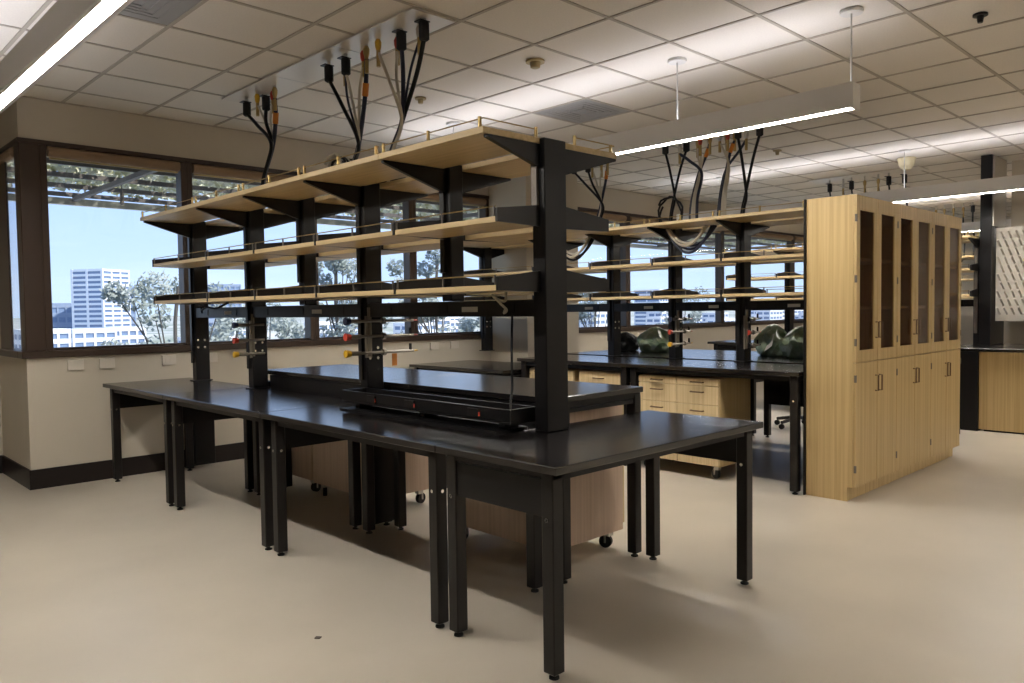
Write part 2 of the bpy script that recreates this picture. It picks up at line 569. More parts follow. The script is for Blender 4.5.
def wall_outlet(x, label):
    t = thing('wall_outlet', label, 'outlet', (x, WY - 0.006, 0.92), 'outlet plates under the windows')
    MB().box(x - 0.058, x + 0.058, WY - 0.02, WY, 0.92, 1.005).build('cover_plate', PLATE, t, bevel=0.002)
    for dx in (-0.02, 0.02):
        MB().box(x + dx - 0.014, x + dx + 0.014, WY - 0.022, WY - 0.019, 0.94, 0.98).build('socket_face', PLATE, t)


for x, l in ((1.825, 'outlet plate nearest the wall corner, under the left window'), (2.06, 'second outlet plate from the wall corner under the window'),
             (2.56, 'third outlet plate from the wall corner, left of the far rack post'), (2.93, 'outlet plate seen between the two leftmost rack posts'),
             (5.5, 'outlet plate under the far window, left of a pair'), (5.8, 'outlet plate under the far window, right of a pair')):
    wall_outlet(x, l)


# ------------------------------------------------------------------ tables
def lab_table(label, x0, x1, y0, y1, zt, ends, leg_xs=None, leg_ys=None, rear_panel=False, group='black lab tables', th=0.03, ap=0.14):
    t = thing('lab_table', label, 'table', ((x0 + x1) / 2, (y0 + y1) / 2, 0), group)
    MB().box(x0, x1, y0, y1, zt - th, zt).build('tabletop', TOP, t, bevel=0.003)
    lx = leg_xs or (x0 + 0.07, x1 - 0.06)
    ly = leg_ys or (y0 + 0.07, y1 - 0.07)
    h = 0.029
    for x in lx:
        for y in ly:
            l = MB().box(x - h, x + h, y - h, y + h, 0.022, zt - th - 0.008).build('leg', BLACK2, t, bevel=0.004)
            MB().lathe((x, y, 0), [(0.02, 0), (0.02, 0.007), (0.010, 0.012), (0.010, 0.024)], 12).build('foot_glide', RUBBER, l)
            b = MB()
            if ends == 'x':
                s = -1 if x < (x0 + x1) / 2 else 1
                b.cyl((x + s * h, y, zt - 0.21), (x + s * (h + 0.004), y, zt - 0.21), 0.007, 8)
            else:
                s = -1 if y < (y0 + y1) / 2 else 1
                b.cyl((x, y - h, zt - 0.21), (x, y - h - 0.004, zt - 0.21), 0.008, 8)
            b.cyl((x - h, y, zt - 0.21), (x - h - 0.004, y, zt - 0.21), 0.008, 8)
            b.build('bolt', CHROME, l)
    za, zb = zt - th - 0.04, zt - th - 0.008
    if ends == 'x':     # deep aprons across the two x ends, thin rails along x
        for x in lx:
            MB().box(x - 0.02, x + 0.02, ly[0] + h, ly[1] - h, zt - th - 0.035 - ap, zt - th - 0.035).build('apron', BLACK, t)
            MB().box(x - 0.025, x + 0.025, ly[0] - h, ly[1] + h, zt - th - 0.03, zt - th).build('top_rail', BLACK, t)
        for y in ly:
            MB().box(lx[0] + h, lx[1] - h, y - 0.015, y + 0.015, za, zb).build('long_rail', BLACK, t)
    else:
        for y in ly:
            MB().box(lx[0] + h, lx[1] - h, y - 0.02, y + 0.02, zt - th - 0.035 - ap, zt - th - 0.035).build('apron', BLACK, t)
            MB().box(lx[0] - h, lx[1] + h, y - 0.025, y + 0.025, zt - th - 0.03, zt - th).build('top_rail', BLACK, t)
        for x in lx:
            MB().box(x - 0.015, x + 0.015, ly[0] + h, ly[1] - h, za, zb).build('long_rail', BLACK, t)
    if rear_panel:
        MB().box(x1 - 0.08, x1 - 0.06, ly[0] + h, ly[1] - h, 0.35, zt - th - 0.04).build('modesty_panel', BLACK, t)
    return t


ZT, ZB = 0.804, 0.932
lab_table('black table across the near end of the front island, corner towards the viewer', 1.99, 3.469, 1.847, 2.525, ZT, 'x',
          (2.06, 3.435), (1.93, 2.475))
lab_table('low black table along the front island, next to the end table', 1.99, 2.70, 2.529, 4.09, ZT, 'y', (2.06, 2.645), (2.60, 4.02))
lab_table('low black table in the middle of the front island row', 1.99, 2.70, 4.094, 5.55, ZT, 'y', (2.06, 2.645), (4.17, 5.48))
A_t3 = lab_table('low black table at the far end of the front island against the wall', 1.99, 2.70, 5.554, 6.86, ZT, 'y', (2.06, 2.645), (5.63, 6.79))
A_b1 = lab_table('raised black bench behind the front rack, near half', 2.725, 3.46, 2.55, 4.02, ZB, 'y', (2.83, 3.41), (2.58, 3.95), ap=0.02)
A_b2 = lab_table('raised black bench behind the front rack, far half', 2.725, 3.46, 4.024, 5.55, ZB, 'y', (2.83, 3.41), (4.10, 5.48), ap=0.02)
MB().box(2.70, 2.88, 6.80, 6.87, 0.03, 0.76).build('leg_panel', BLACK, A_t3, bevel=0.003)
for b_, y0_, y1_ in ((A_b1, 2.62, 3.90), (A_b2, 4.15, 5.44)):
    MB().box(2.735, 2.75, y0_, y1_, 0.66, ZB - 0.035).build('modesty_panel', BLACK, b_)
for b_, y in ((A_b2, 4.10), (A_b2, 5.48)):
    MB().box(2.70, 2.90, y - 0.035, y + 0.035, 0.03, 0.85).build('leg_panel', BLACK, b_, bevel=0.003)

ZB2 = 0.888
lab_table('black bench of the second island ending at the bamboo cabinets', 5.3, 6.03, 2.56, 4.08, ZB2, 'y', (5.345, 5.95), (2.60, 4.03), ap=0.10)
lab_table('black bench of the second island over drawers, left of the cabinet bench', 5.3, 6.03, 4.085, 5.42, ZB2, 'y', (5.345, 5.95), (4.13, 5.35), ap=0.10)
lab_table('low black table at the window end of the second island', 5.12, 6.03, 5.43, 6.93, 0.775, 'y', (5.2, 5.95), (5.5, 6.84))
lab_table('wide black bench on the far side of the second island, near half', 6.17, 7.55, 2.56, 4.05, ZB2, 'y', (6.25, 7.5), (2.63, 3.95), True)
lab_table('wide black bench on the far side of the second island, far half', 6.17, 7.55, 4.055, 5.6, ZB2, 'y', (6.25, 7.5), (4.12, 5.5), True)
lab_table('black bench of the third island seen past the bamboo cabinets', 9.33, 10.05, 2.715, 4.2, ZB2, 'y', (9.4, 9.97), (2.80, 4.1))
lab_table('black bench of the third island by the windows', 9.33, 10.05, 4.205, 5.8, ZB2, 'y', (9.4, 9.97), (4.3, 5.7))


# ------------------------------------------------------------------ mobile drawer cabinets
def caster(x, y, parent, ang=0.5):
    c = MB().box(x - 0.02, x + 0.02, y - 0.02, y + 0.02, 0.07, 0.105).build('caster', STEEL, parent)
    d = (math.cos(ang), math.sin(ang))
    ax = (-d[1], d[0])
    ox, oy = x + d[0] * 0.015, y + d[1] * 0.015
    MB().cyl((ox - ax[0] * 0.014, oy - ax[1] * 0.014, 0.037), (ox + ax[0] * 0.014, oy + ax[1] * 0.014, 0.037), 0.037, 16).build('wheel', RUBBER, c)
    m = MB()
    for s in (-1, 1):
        qx, qy = ox + s * ax[0] * 0.019, oy + s * ax[1] * 0.019
        m.box(qx - 0.004, qx + 0.004, qy - 0.004, qy + 0.004, 0.03, 0.09)
    m.build('fork', STEEL, c)


def handle(parent, p, length, axis, out, m=None):
    """a bow handle; axis 0, 1, 2 = its run, out = unit vector it stands off."""
    o = Vector(out)
    a = Vector([1 if i == axis else 0 for i in range(3)]) * (length / 2)
    p = Vector(p)
    pts = [p - a, p - a + o * 0.022, p + a + o * 0.022, p + a]
    return MB().tube(pts, 0.0055, 6).build('handle', m or BRONZE, parent)


def drawer_cabinet(label, x0, x1, y0, y1, z0, z1, face, columns, rows, mbody, mfront):
    t = thing('drawer_cabinet', label, 'cabinet', ((x0 + x1) / 2, (y0 + y1) / 2, 0), 'drawer cabinets on casters')
    MB().box(x0, x1, y0, y1, z0, z1).build('body', mbody, t, bevel=0.002)
    xf = x0 if face < 0 else x1
    w = (y1 - y0) / columns
    for c in range(columns):
        za = z1 - 0.006
        for h in rows:
            zb = za
            za = zb - h
            a, b = y0 + c * w + 0.003, y0 + (c + 1) * w - 0.003
            xa, xb = sorted((xf, xf + face * 0.018))
            d = MB().box(xa, xb, a, b, za + 0.003, zb - 0.003).build('drawer', mfront, t, bevel=0.0015)
            handle(d, (xf + face * 0.018, (a + b) / 2, zb - min(0.05, h / 2)), 0.11, 1, (face, 0, 0))
    for x in (x0 + 0.06, x1 - 0.06):
        for y in (y0 + 0.06, y1 - 0.06):
            caster(x, y, t, random.uniform(0, 3))
    return t


R3 = (0.14, 0.24, 0.33)
drawer_cabinet('rosy wood drawer cabinet on casters under the near end of the raised bench', 2.90, 3.49, 2.72, 3.56, 0.105, 0.855, 1, 2, R3, PINK, BAM_H)
drawer_cabinet('wooden drawer cabinet on casters in the middle under the raised bench', 2.90, 3.37, 4.33, 5.13, 0.105, 0.855, 1, 2, R3, PINK, BAM_H)
drawer_cabinet('leftmost rosy drawer cabinet on casters under the front island', 2.92, 3.37, 5.20, 5.85, 0.105, 0.75, 1, 2, R3, PINK, BAM_H)
drawer_cabinet('bamboo cabinet of six drawers on casters under the second island bench', 5.36, 5.83, 3.22, 3.99, 0.105, 0.80, -1, 2, (0.055, 0.15, 0.22, 0.26), BAM_Z, BAM_H)
drawer_cabinet('bamboo drawer cabinet with a wide plain front under the second island', 5.36, 5.83, 4.18, 4.66, 0.105, 0.80, -1, 1, (0.2, 0.24, 0.24), BAM_Z, BAM_H)
drawer_cabinet('bamboo drawer cabinet at the left of the second island bench', 5.36, 5.83, 4.72, 5.29, 0.105, 0.80, -1, 2, (0.055, 0.15, 0.22, 0.26), BAM_Z, BAM_H)
drawer_cabinet('bamboo drawer cabinet on the far side of the second island', 6.9, 7.4, 4.2, 4.9, 0.105, 0.80, 1, 2, (0.14, 0.24, 0.3), PINK, BAM_H)


# ------------------------------------------------------------------ shelving racks
def rack(label, xc, ys, zfoot, full, short_z=1.41, dz=0.0, gaps=()):
    """a two sided rack along y: posts at ys, three levels of boards on each side."""
    t = thing('shelving_rack', label, 'shelving', (xc, (ys[0] + ys[-1]) / 2, zfoot))
    X = lambda d: xc + d
    zt_ = 2.10 + dz
    for k, y in enumerate(ys):
        zf = zfoot if full[k] else short_z
        p = MB().box(X(-0.115 if k == 0 else -0.065 if full[k] else -0.04), X(0.03 if k == 0 else 0.05), y - 0.04, y + 0.04, zf, 2.125 + dz).build('post', BLACK, t, bevel=0.004)
        m = MB()
        xs = -0.115 if k == 0 else -0.065 if full[k] else -0.04
        m.box(X(xs - 0.016), X(xs - 0.001), y - 0.004, y + 0.03, zf + (0.15 if k else 1.02), 2.08 + dz)
        m.build('slotted_channel', BLACK2 if k else DULL, p)
        if full[k] and k:
            b = MB()
            for by in (-0.02, 0.02):
                for bz in (0.28, 0.34):
                    b.cyl((X(by * 1.4 - 0.02), y - 0.04, zfoot + bz), (X(by * 1.4 - 0.02), y - 0.046, zfoot + bz), 0.009, 8)
            b.build('bolt', CHROME, p)
            MB().box(X(-0.085), X(0.065), y - 0.05, y + 0.05, zfoot, zfoot + 0.008).build('foot_plate', BLACK, p)
        for sgn in (-1, 1):
            # cantilever arm under the top shelf
            MB().prism([(X(sgn * 0.04), zt_ - 0.125), (X(sgn * 0.04), zt_ - 0.001), (X(sgn * 0.43), zt_ - 0.001), (X(sgn * 0.43), zt_ - 0.012)],
                       1, y - 0.012, y + 0.012).build('top_arm', BLACK, t)
            for zl in (1.737, 1.443):
                MB().prism([(X(sgn * 0.04), zl - 0.005), (X(sgn * 0.375), zl + 0.002), (X(sgn * 0.375), zl + 0.06), (X(sgn * 0.04), zl + 0.1)],
                           1, y - 0.007, y + 0.007).build('shelf_arm', BLACK2, t)
    for k in range(len(ys) - 1):
        a, b = ys[k], ys[k + 1]
        for sgn in (-1, 1):
            # top board
            x0, x1 = sorted((X(sgn * 0.055), X(sgn * 0.455 - (0.02 if sgn > 0 else 0))))
            y0 = a - (0.012 if k == 0 else -0.001)
            y1 = b + (0.012 if k == len(ys) - 2 else -0.001)
            bd = MB().box(x0, x1, y0, y1, zt_, zt_ + 0.027).build('top_board', BAM_Y, t, bevel=0.0015)
            xe = X(sgn * 0.445 - (0.02 if sgn > 0 else 0))
            m = MB()
            n = 3
            for q in range(n):
                yy = y0 + 0.03 + (y1 - y0 - 0.06) * q / (n - 1)
                m.cyl((xe, yy, zt_ + 0.027), (xe, yy, zt_ + 0.072), 0.008, 8)
            if k == 0:
                m.cyl((X(sgn * 0.13), y0 + 0.008, zt_ + 0.027), (X(sgn * 0.13), y0 + 0.008, zt_ + 0.072), 0.008, 8)
            tag(m.build('rail_stud', BRASS, bd), kind='stuff')
            r = MB().cyl((xe, y0 + 0.008, zt_ + 0.063), (xe, y1 - 0.008, zt_ + 0.063), 0.0028, 6)
            if k == 0:
                r.cyl((xe, y0 + 0.008, zt_ + 0.063), (X(sgn * 0.13), y0 + 0.008, zt_ + 0.063), 0.0028, 6)
            r.build('guard_rail', BRASS, bd)
            for zl in (1.737, 1.443):
                if (k, sgn, zl) in gaps:
                    continue
                x0, x1 = sorted((X(sgn * 0.085), X(sgn * 0.372)))
                bd = MB().box(x0, x1, a + 0.009, b - 0.009, zl, zl + 0.025).build('shelf_board', BAM_Y, t, bevel=0.0015)
                xe = X(sgn * 0.368)
                MB().cyl((xe, a + 0.009, zl + 0.068), (xe, b - 0.009, zl + 0.068), 0.0028, 6).build('guard_rail', BRASS, bd)
                m = MB()
                for yy in (a + 0.02, (a + b) / 2, b - 0.02):
                    m.cyl((xe, yy, zl + 0.025), (xe, yy, zl + 0.07), 0.005, 6)
                tag(m.build('rail_stud', DULL, bd), kind='stuff')
    # power raceway under the lowest shelf
    fy = [y for y, fl_ in zip(ys, full) if fl_]
    for a, b in zip(fy[:-1], fy[1:]):
        rw = MB().box(X(-0.06), X(0.06), a + 0.042, b - 0.042, 1.328, 1.408).build('raceway', BLACK2, t, bevel=0.003)
        n = max(2, int((b - a) / 0.45))
        for sgn in (-1, 1):
            for q in range(n):
                yy = a + (b - a) * (q + 0.5) / n
                x0, x1 = sorted((X(sgn * 0.06), X(sgn * 0.064)))
                MB().box(x0, x1, yy - 0.035, yy + 0.035, 1.345, 1.392).build('socket', BLACK, rw)
            yy = a + (b - a) * 0.36
            x0, x1 = sorted((X(sgn * 0.06), X(sgn * 0.0625)))
            MB().box(x0, x1, yy - 0.06, yy + 0.06, 1.352, 1.378).build('label_strip', LABEL, rw)
    return t


AY = [2.44, 3.19, 3.95, 4.71, 5.44, 6.47]
rackA = rack('black post shelving rack with bamboo boards on the front island', 2.65, AY, ZT, [1, 0, 1, 0, 1, 1])
BY = [2.67, 3.43, 4.12, 4.84, 5.6, 6.72]
rackB = rack('black post shelving rack with bamboo boards on the second island', 6.1, BY, ZB2 - 0.0, [1, 1, 1, 1, 1, 1], dz=-0.025)
CY = [2.72, 3.5, 4.25, 5.05, 5.8]
rackC = rack('shelving rack on the third island seen behind the bamboo cabinets', 10.2, CY, 0.0, [1, 1, 1, 1, 1])
rackD = rack('farthest shelving rack near the right wall behind the black post', 14.3, [2.4, 3.3, 4.2, 5.1, 6.0], 0.0, [1, 1, 1, 1, 1])

# open power trough along the near part of the front island
tr = thing('power_trough', 'black open power trough with sockets on the front island table', 'power strip', (2.48, 3.2, ZT))
MB().box(2.40, 2.57, 2.50, 3.90, 0.845, 0.853).build('tray_floor', BLACK, tr)
MB().box(2.40, 2.41, 2.50, 3.90, 0.853, 0.912).build('front_wall', BLACK, tr, bevel=0.002)
MB().box(2.56, 2.57, 2.50, 3.90, 0.853, 0.912).build('rear_wall', BLACK, tr)
for a in (2.50, 3.89):
    MB().box(2.41, 2.56, a, a + 0.01, 0.853, 0.912).build('end_wall', BLACK, tr)
for yy in (2.75, 3.25, 3.6):
    s = MB().box(2.394, 2.40, yy - 0.04, yy + 0.04, 0.86, 0.9).build('socket', BLACK2, tr)
    MB().box(2.391, 2.394, yy - 0.052, yy - 0.044, 0.868, 0.886).build('red_switch', RED, s)
for yy in (2.6, 3.2, 3.8):
    MB().box(2.44, 2.53, yy - 0.02, yy + 0.02, ZT + 0.01, 0.845).build('standoff', BLACK, tr)
MB().box(2.36, 2.57, 2.56, 3.86, ZT, ZT + 0.01).build('base_plate', BLACK, tr)


# ------------------------------------------------------------------ gas taps on the posts
def taps(xc, y, zs, x_in, x_out, label, knobs=(NAVY, RED, YELLOW), tagged=False):
    t = thing('gas_tap_set', label, 'gas taps', (xc, y, zs[-1]))
    yy = y - 0.075
    MB().cyl((xc - 0.06, yy + 0.015, zs[-1] - 0.02), (xc - 0.06, yy + 0.015, zs[0] + 0.08), 0.012, 8).build('riser_pipe', PIPE, t)
    MB().box(xc - 0.08, xc - 0.04, yy + 0.02, y - 0.04, zs[-1] - 0.03, zs[0] + 0.03).build('mount_bracket', PIPE, t)
    for z, m in zip(zs, knobs):
        p = MB().cyl((xc + x_in, yy, z), (xc + x_out, yy, z), 0.0085, 8).build('tap_arm', PIPE, t)
        MB().lathe((0, 0, 0), [(0.018, -0.016), (0.022, -0.006), (0.022, 0.008), (0.014, 0.018)], 10)
        MB().cyl((xc + x_in - 0.045, yy, z), (xc + x_in - 0.012, yy, z), 0.023, 8, 0.018).build('knob', m, p)
        MB().cyl((xc + x_in - 0.012, yy, z), (xc + x_in + 0.06, yy, z), 0.013, 8).build('valve_body', PIPE, p)
        if x_out > 0.1:
            MB().cyl((xc + x_out, yy, z), (xc + x_out + 0.03, yy, z), 0.006, 8, 0.004).build('nozzle', m if m is not NAVY else RED, p)
            MB().box(xc + x_out - 0.03, xc + x_out - 0.018, yy - 0.006, yy + 0.006, z, z + 0.045).build('lever', BLACK, p)
            MB().cyl((xc + 0.02, yy, z), (xc + 0.04, yy, z), 0.02, 8).build('collar', PIPE, p)
    if tagged:
        MB().box(xc + 0.085, xc + 0.12, yy - 0.006, yy - 0.003, zs[-1] - 0.085, zs[-1] - 0.012).build('paper_tag', ORANGE, t)
    return t


taps(2.65, 3.95, (1.305, 1.215, 1.118), -0.19, 0.25, 'three gas taps with navy, red and yellow knobs on the middle rack post', tagged=True)
taps(2.65, 5.46, (1.275, 1.165, 1.065), -0.17, 0.02, 'gas taps with red and yellow knobs on a post farther left')
taps(6.1, 4.12, (1.255, 1.14, 1.03), -0.17, 0.12, 'gas taps with red and yellow knobs on the second rack, left post')
taps(6.1, 3.43, (1.255, 1.14, 1.03), -0.02, 0.12, 'dark gas taps on the second rack post nearest the bamboo cabinets', (BLACK, RED, BLACK))
taps(6.1, 5.6, (1.255, 1.14, 1.03), -0.17, 0.02, 'blue, red and yellow gas tap knobs seen beside the nearest rack post', (BLUE, RED, YELLOW))


# ------------------------------------------------------------------ ceiling service panels and cords
def service_panel(x0, x1, y0, y1, label):
    t = thing('ceiling_service_unit', label, 'ceiling panel', ((x0 + x1) / 2, (y0 + y1) / 2, HC - 0.012))
    MB().box(x0, x1, y0, y1, HC - 0.012, HC - 0.003).build('panel_face', PANELM, t)
    for yy in [y0 + (y1 - y0) * k / 3 for k in (1, 2)]:
        MB().box(x0, x1, yy - 0.003, yy + 0.003, HC - 0.014, HC - 0.012).build('panel_seam', STEEL, t)


service_panel(2.67, 2.98, 3.52, 6.0, 'shiny ceiling service panel above the front rack')
service_panel(6.1, 6.42, 3.3, 5.9, 'ceiling service panel above the second rack')
service_panel(10.2, 10.55, 3.4, 4.8, 'ceiling service panel behind the tall bamboo cabinets')
service_panel(14.3, 14.65, 3.7, 5.0, 'farthest ceiling service panel at the right')


def cord(x, y, z_top, path, m, plug, label, group, r=0.010, band=None):
    """a cord hanging from a socket in the ceiling panel; path = further (x, y, z) points."""
    t = thing('power_cable', label, 'cord', (x, y, z_top), group)
    top = MB().cyl((x, y, HC - 0.012), (x, y, z_top + 0.05), 0.012, 8).build('socket_stub', STEEL, t)
    if plug is BLACK:
        MB().lathe((x, y, z_top), [(0.016, -0.05), (0.030, -0.04), (0.030, 0.05), (0.026, 0.058)], 12).build('plug', RUBBER, t)
        MB().box(x - 0.04, x + 0.03, y - 0.02, y + 0.04, z_top + 0.058, z_top + 0.064).build('socket_flap', BLACK, top)
    else:
        MB().lathe((x, y, z_top), [(0.010, -0.03), (0.019, 0.0), (0.021, 0.03), (0.011, 0.05)], 10).build('coupling', plug, t)
        MB().cyl((x, y, z_top - 0.12), (x, y, z_top - 0.02), 0.013, 8).build('fitting', BRASS, t)
    pts = spline([(x, y, z_top - 0.03)] + list(path), 7)
    MB().tube(pts, r, 7).build('cable', m, t, smooth=True)
    if band is not None:
        z = band
        k = min(range(len(pts)), key=lambda i: abs(pts[i][2] - z))
        k = max(1, min(k, len(pts) - 2))
        MB().cyl(pts[k] + (pts[k - 1] - pts[k]).normalized() * 0.04, pts[k] + (pts[k + 1] - pts[k]).normalized() * 0.04, r * 1.35, 8).build('orange_band', ORANGE, t)


def drop(x, yc, items, conv, zc, end, name, zshelf):
    """items: (dy, z_top, cable, plug, radius, band); they gather at (conv, zc) and end on the shelf."""
    for n, (dy, zt_, m, plug, r, band) in enumerate(items):
        j = (n - len(items) / 2) * 0.022
        yt = yc + dy
        mid = (x + j * 0.3, yt * 0.6 + (conv + j) * 0.4, zt_ - (zt_ - zc) * 0.45)
        cn = {BLACK: 'black', NAVY: 'dark navy', WHITEC: 'pale'}[m]
        pn = {BLACK: 'black plug', RED: 'red coupling', YELLOW: 'yellow coupling', STEEL: 'steel coupling', BRASS: 'brass coupling'}[plug]
        cord(x + (0.03 if n % 2 else -0.02), yt, zt_, [mid, (x + j * 0.5, conv + j * 0.7, zc), (x - 0.05 + j * 0.5, end + j, (zc + zshelf) / 2),
             (x - 0.08 + j, end + j * 1.5, zshelf)], m, plug, '%s cord, %s, in the %s' % (cn, pn, name), 'cords in the ' + name, r, band)


drop(2.83, 3.82, [(0.24, 2.99, WHITEC, YELLOW, 0.010, None), (0.11, 2.98, WHITEC, RED, 0.010, None), (0.0, 2.96, NAVY, BLACK, 0.014, None),
                  (-0.11, 2.99, NAVY, STEEL, 0.008, None), (-0.22, 2.96, BLACK, BLACK, 0.014, None)], 3.86, 2.50, 3.90, 'nearest bundle over the front rack', 2.127)
drop(2.83, 4.40, [(0.24, 2.95, BLACK, BLACK, 0.013, None), (0.12, 2.98, NAVY, STEEL, 0.008, None), (0.03, 2.95, WHITEC, BLACK, 0.010, None),
                  (-0.10, 2.99, WHITEC, RED, 0.010, None), (-0.21, 2.98, NAVY, BRASS, 0.015, 2.78)], 4.33, 2.45, 4.33, 'middle bundle over the front rack', 2.127)
drop(2.83, 5.62, [(0.24, 2.95, BLACK, BLACK, 0.014, None), (0.02, 2.96, BLACK, BLACK, 0.014, None), (0.06, 2.99, WHITEC, YELLOW, 0.008, None),
                  (-0.09, 2.99, WHITEC, RED, 0.008, None), (-0.22, 2.98, NAVY, BRASS, 0.016, 2.82)], 5.50, 2.62, 5.55, 'leftmost bundle over the front rack', 2.127)


def coil(cx_, cy_, cz, rad, m, label, ax='y', n=3, r=0.010, sag=1.0, tilt=0.0):
    pts = []
    for i in range(n * 20 + 1):
        a = 2 * math.pi * i / 20 + 0.6
        d = (i / 20 - n / 2) * 0.03
        rr = rad * (1 + 0.06 * math.sin(i * 1.7))
        if ax == 'y':
            pts.append((cx_ + d, cy_ + rr * math.cos(a), cz + rr * sag * math.sin(a) + tilt * d))
        else:
            pts.append((cx_ + rr * math.cos(a), cy_ + rr * math.sin(a) * 0.8, cz + d * 0.3 + i * 0.0004))
    o = MB().tube(pts, r, 6).build('coiled_cable', m, smooth=True)
    return tag(o, label, 'cable')


coil(2.78, 4.50, 2.265, 0.11, WHITEC, 'pale cable coil standing on the front rack top by the middle cords', sag=1.15)
coil(2.8, 4.46, 2.25, 0.10, BLACK, 'black cable coil standing on the front rack top by the middle cords', sag=1.15)
coil(2.62, 3.82, 2.15, 0.16, BLACK, 'black cable coil lying on the front rack top under the nearest cords', ax='z')
coil(2.62, 3.80, 2.185, 0.12, NAVY, 'navy cable coil lying on the front rack top under the nearest cords', ax='z', n=2)
coil(2.75, 5.72, 2.16, 0.10, BLACK, 'black cable coil on the front rack top under the leftmost cords', ax='z', n=2, r=0.014)

ZS2 = 2.102
drop(6.25, 4.22, [(0.10, 2.86, BLACK, BLACK, 0.012, None), (-0.10, 2.86, BLACK, BLACK, 0.012, None)], 4.24, 2.40, 4.24, 'left pair over the second rack', ZS2)
drop(6.25, 3.98, [(0.18, 2.82, NAVY, STEEL, 0.014, None), (0.02, 2.86, WHITEC, BRASS, 0.009, None), (-0.04, 2.86, WHITEC, RED, 0.009, None),
                  (-0.10, 2.86, WHITEC, STEEL, 0.009, None), (-0.14, 2.86, NAVY, BRASS, 0.014, 2.76)], 3.96, 2.58, 3.99, 'second bundle over the second rack', ZS2)
drop(6.25, 3.68, [(0.06, 2.86, WHITEC, STEEL, 0.009, None), (0.02, 2.86, WHITEC, BRASS, 0.009, None), (-0.02, 2.86, WHITEC, RED, 0.009, None),
                  (-0.06, 2.86, NAVY, BRASS, 0.014, 2.76), (-0.20, 2.84, NAVY, STEEL, 0.012, None)], 3.68, 2.58, 3.70, 'third bundle over the second rack', ZS2)
drop(6.25, 3.47, [(0.09, 2.88, BLACK, BLACK, 0.013, None), (-0.09, 2.88, BLACK, BLACK, 0.013, None)], 3.50, 2.34, 3.50, 'pair over the second rack nearest the cabinets', ZS2)
drop(6.25, 5.22, [(0.25, 2.83, BLACK, BLACK, 0.012, None), (0.10, 2.83, BLACK, BLACK, 0.012, None), (0.0, 2.83, WHITEC, STEEL, 0.009, None),
                  (-0.08, 2.83, WHITEC, BRASS, 0.009, None), (-0.2, 2.83, NAVY, BRASS, 0.014, 2.72)], 5.12, 2.42, 5.12, 'bundle behind the front rack end', ZS2)
coil(6.2, 4.25, 2.24, 0.13, BLACK, 'black cable coil standing on the second rack top', sag=1.2, n=2)
coil(6.22, 3.48, 2.11, 0.12, BLACK, 'black cable coil lying on the second rack top by the cabinets', ax='z')


def swag(x, y0, y1, z0, depth, m, label, r=0.012, n=2):
    pts = []
    for q in range(n):
        for i in range(13):
            t_ = i / 12
            if q % 2:
                t_ = 1 - t_
            pts.append((x + q * 0.03, y0 + (y1 - y0) * t_, z0 - depth * (1 - (2 * t_ - 1) ** 2) * (1 - 0.15 * q)))
    return tag(MB().tube(pts, r, 6).build('hanging_cable', m, smooth=True), label, 'cable')


swag(5.9, 3.62, 4.08, 2.06, 0.22, NAVY, 'dark cable swag hanging below the second rack top by the middle posts', n=3)
swag(5.86, 3.66, 4.05, 2.06, 0.16, WHITEC, 'pale cable swag hanging below the second rack top by the middle posts', n=2)
swag(5.9, 4.95, 5.45, 2.06, 0.21, BLACK, 'black cable swag hanging below the second rack top, left part', n=2)
swag(5.87, 4.98, 5.40, 2.06, 0.18, WHITEC, 'pale cable swag hanging below the second rack top, left part', n=2)

for n, (y, pl) in enumerate(((4.58, BLACK), (4.40, STEEL), (4.29, BLACK), (4.12, BRASS), (3.95, BRASS), (3.82, BLACK), (3.63, BLACK))):
    cord(10.4, y, 2.93, [(10.4, y - 0.02, 2.7), (10.38, y - 0.05, 2.45), (10.36, y - 0.05, 2.15)], BLACK if pl in (BLACK, BRASS) else NAVY, pl,
         ['black cord over the left edge of the bamboo cabinets', 'thin navy cord over the bamboo cabinet top', 'second black plug over the bamboo cabinet top',
          'brass coupled cord above the bamboo cabinet corner', 'brass coupled cord left of the black plugs over the cabinets', 'black plug cord under the ivory sensor, left one',
          'black plug cord under the ivory sensor, right one'][n], 'cords above the third rack', 0.011)
for n, y in enumerate((4.55, 4.42, 4.28, 4.13, 3.99)):
    cord(14.5, y, 2.92, [(14.5, y, 2.7), (14.48, y - 0.03, 2.45), (14.45, y - 0.03, 2.15)], BLACK, BRASS if n < 4 else BLACK,
         '%s far cord from the left, over the rack beside the black post' % ('first', 'second', 'third', 'fourth', 'fifth')[n], 'far cords above the last rack', 0.013)

# loose cables on the front island
tag(MB().tube(spline([(2.575, 2.66, 1.335), (2.55, 2.64, 1.2), (2.53, 2.62, 1.08), (2.54, 2.63, 1.0), (2.5, 2.6, 0.93), (2.48, 2.58, 0.872)], 8), 0.006, 7)
    .build('power_cable', RUBBER, smooth=True), 'black cable hanging from the raceway to the trough beside the near post', 'cable')
tag(MB().tube(spline([(2.5, 2.62, 1.44), (2.47, 2.60, 1.40), (2.44, 2.63, 1.415), (2.47, 2.68, 1.43), (2.50, 2.66, 1.39), (2.52, 2.64, 1.36), (2.56, 2.70, 1.345), (2.585, 2.72, 1.36)], 8), 0.006, 7)
    .build('adapter_cable', WHITEC, smooth=True), 'pale looped adapter cable under the lowest shelf near the front post', 'cable')
tag(MB().tube(spline([(2.5, 5.6, 1.44), (2.45, 5.7, 1.40), (2.44, 5.85, 1.41), (2.47, 6.0, 1.39), (2.5, 6.1, 1.41), (2.55, 6.2, 1.37)], 8), 0.008, 6)
    .build('tangled_cable', RUBBER, smooth=True), 'dark tangled cable under the lowest shelf at the far left', 'cable')

# ------------------------------------------------------------------ tall bamboo cabinets
CYF, CYB = 2.185, 2.535


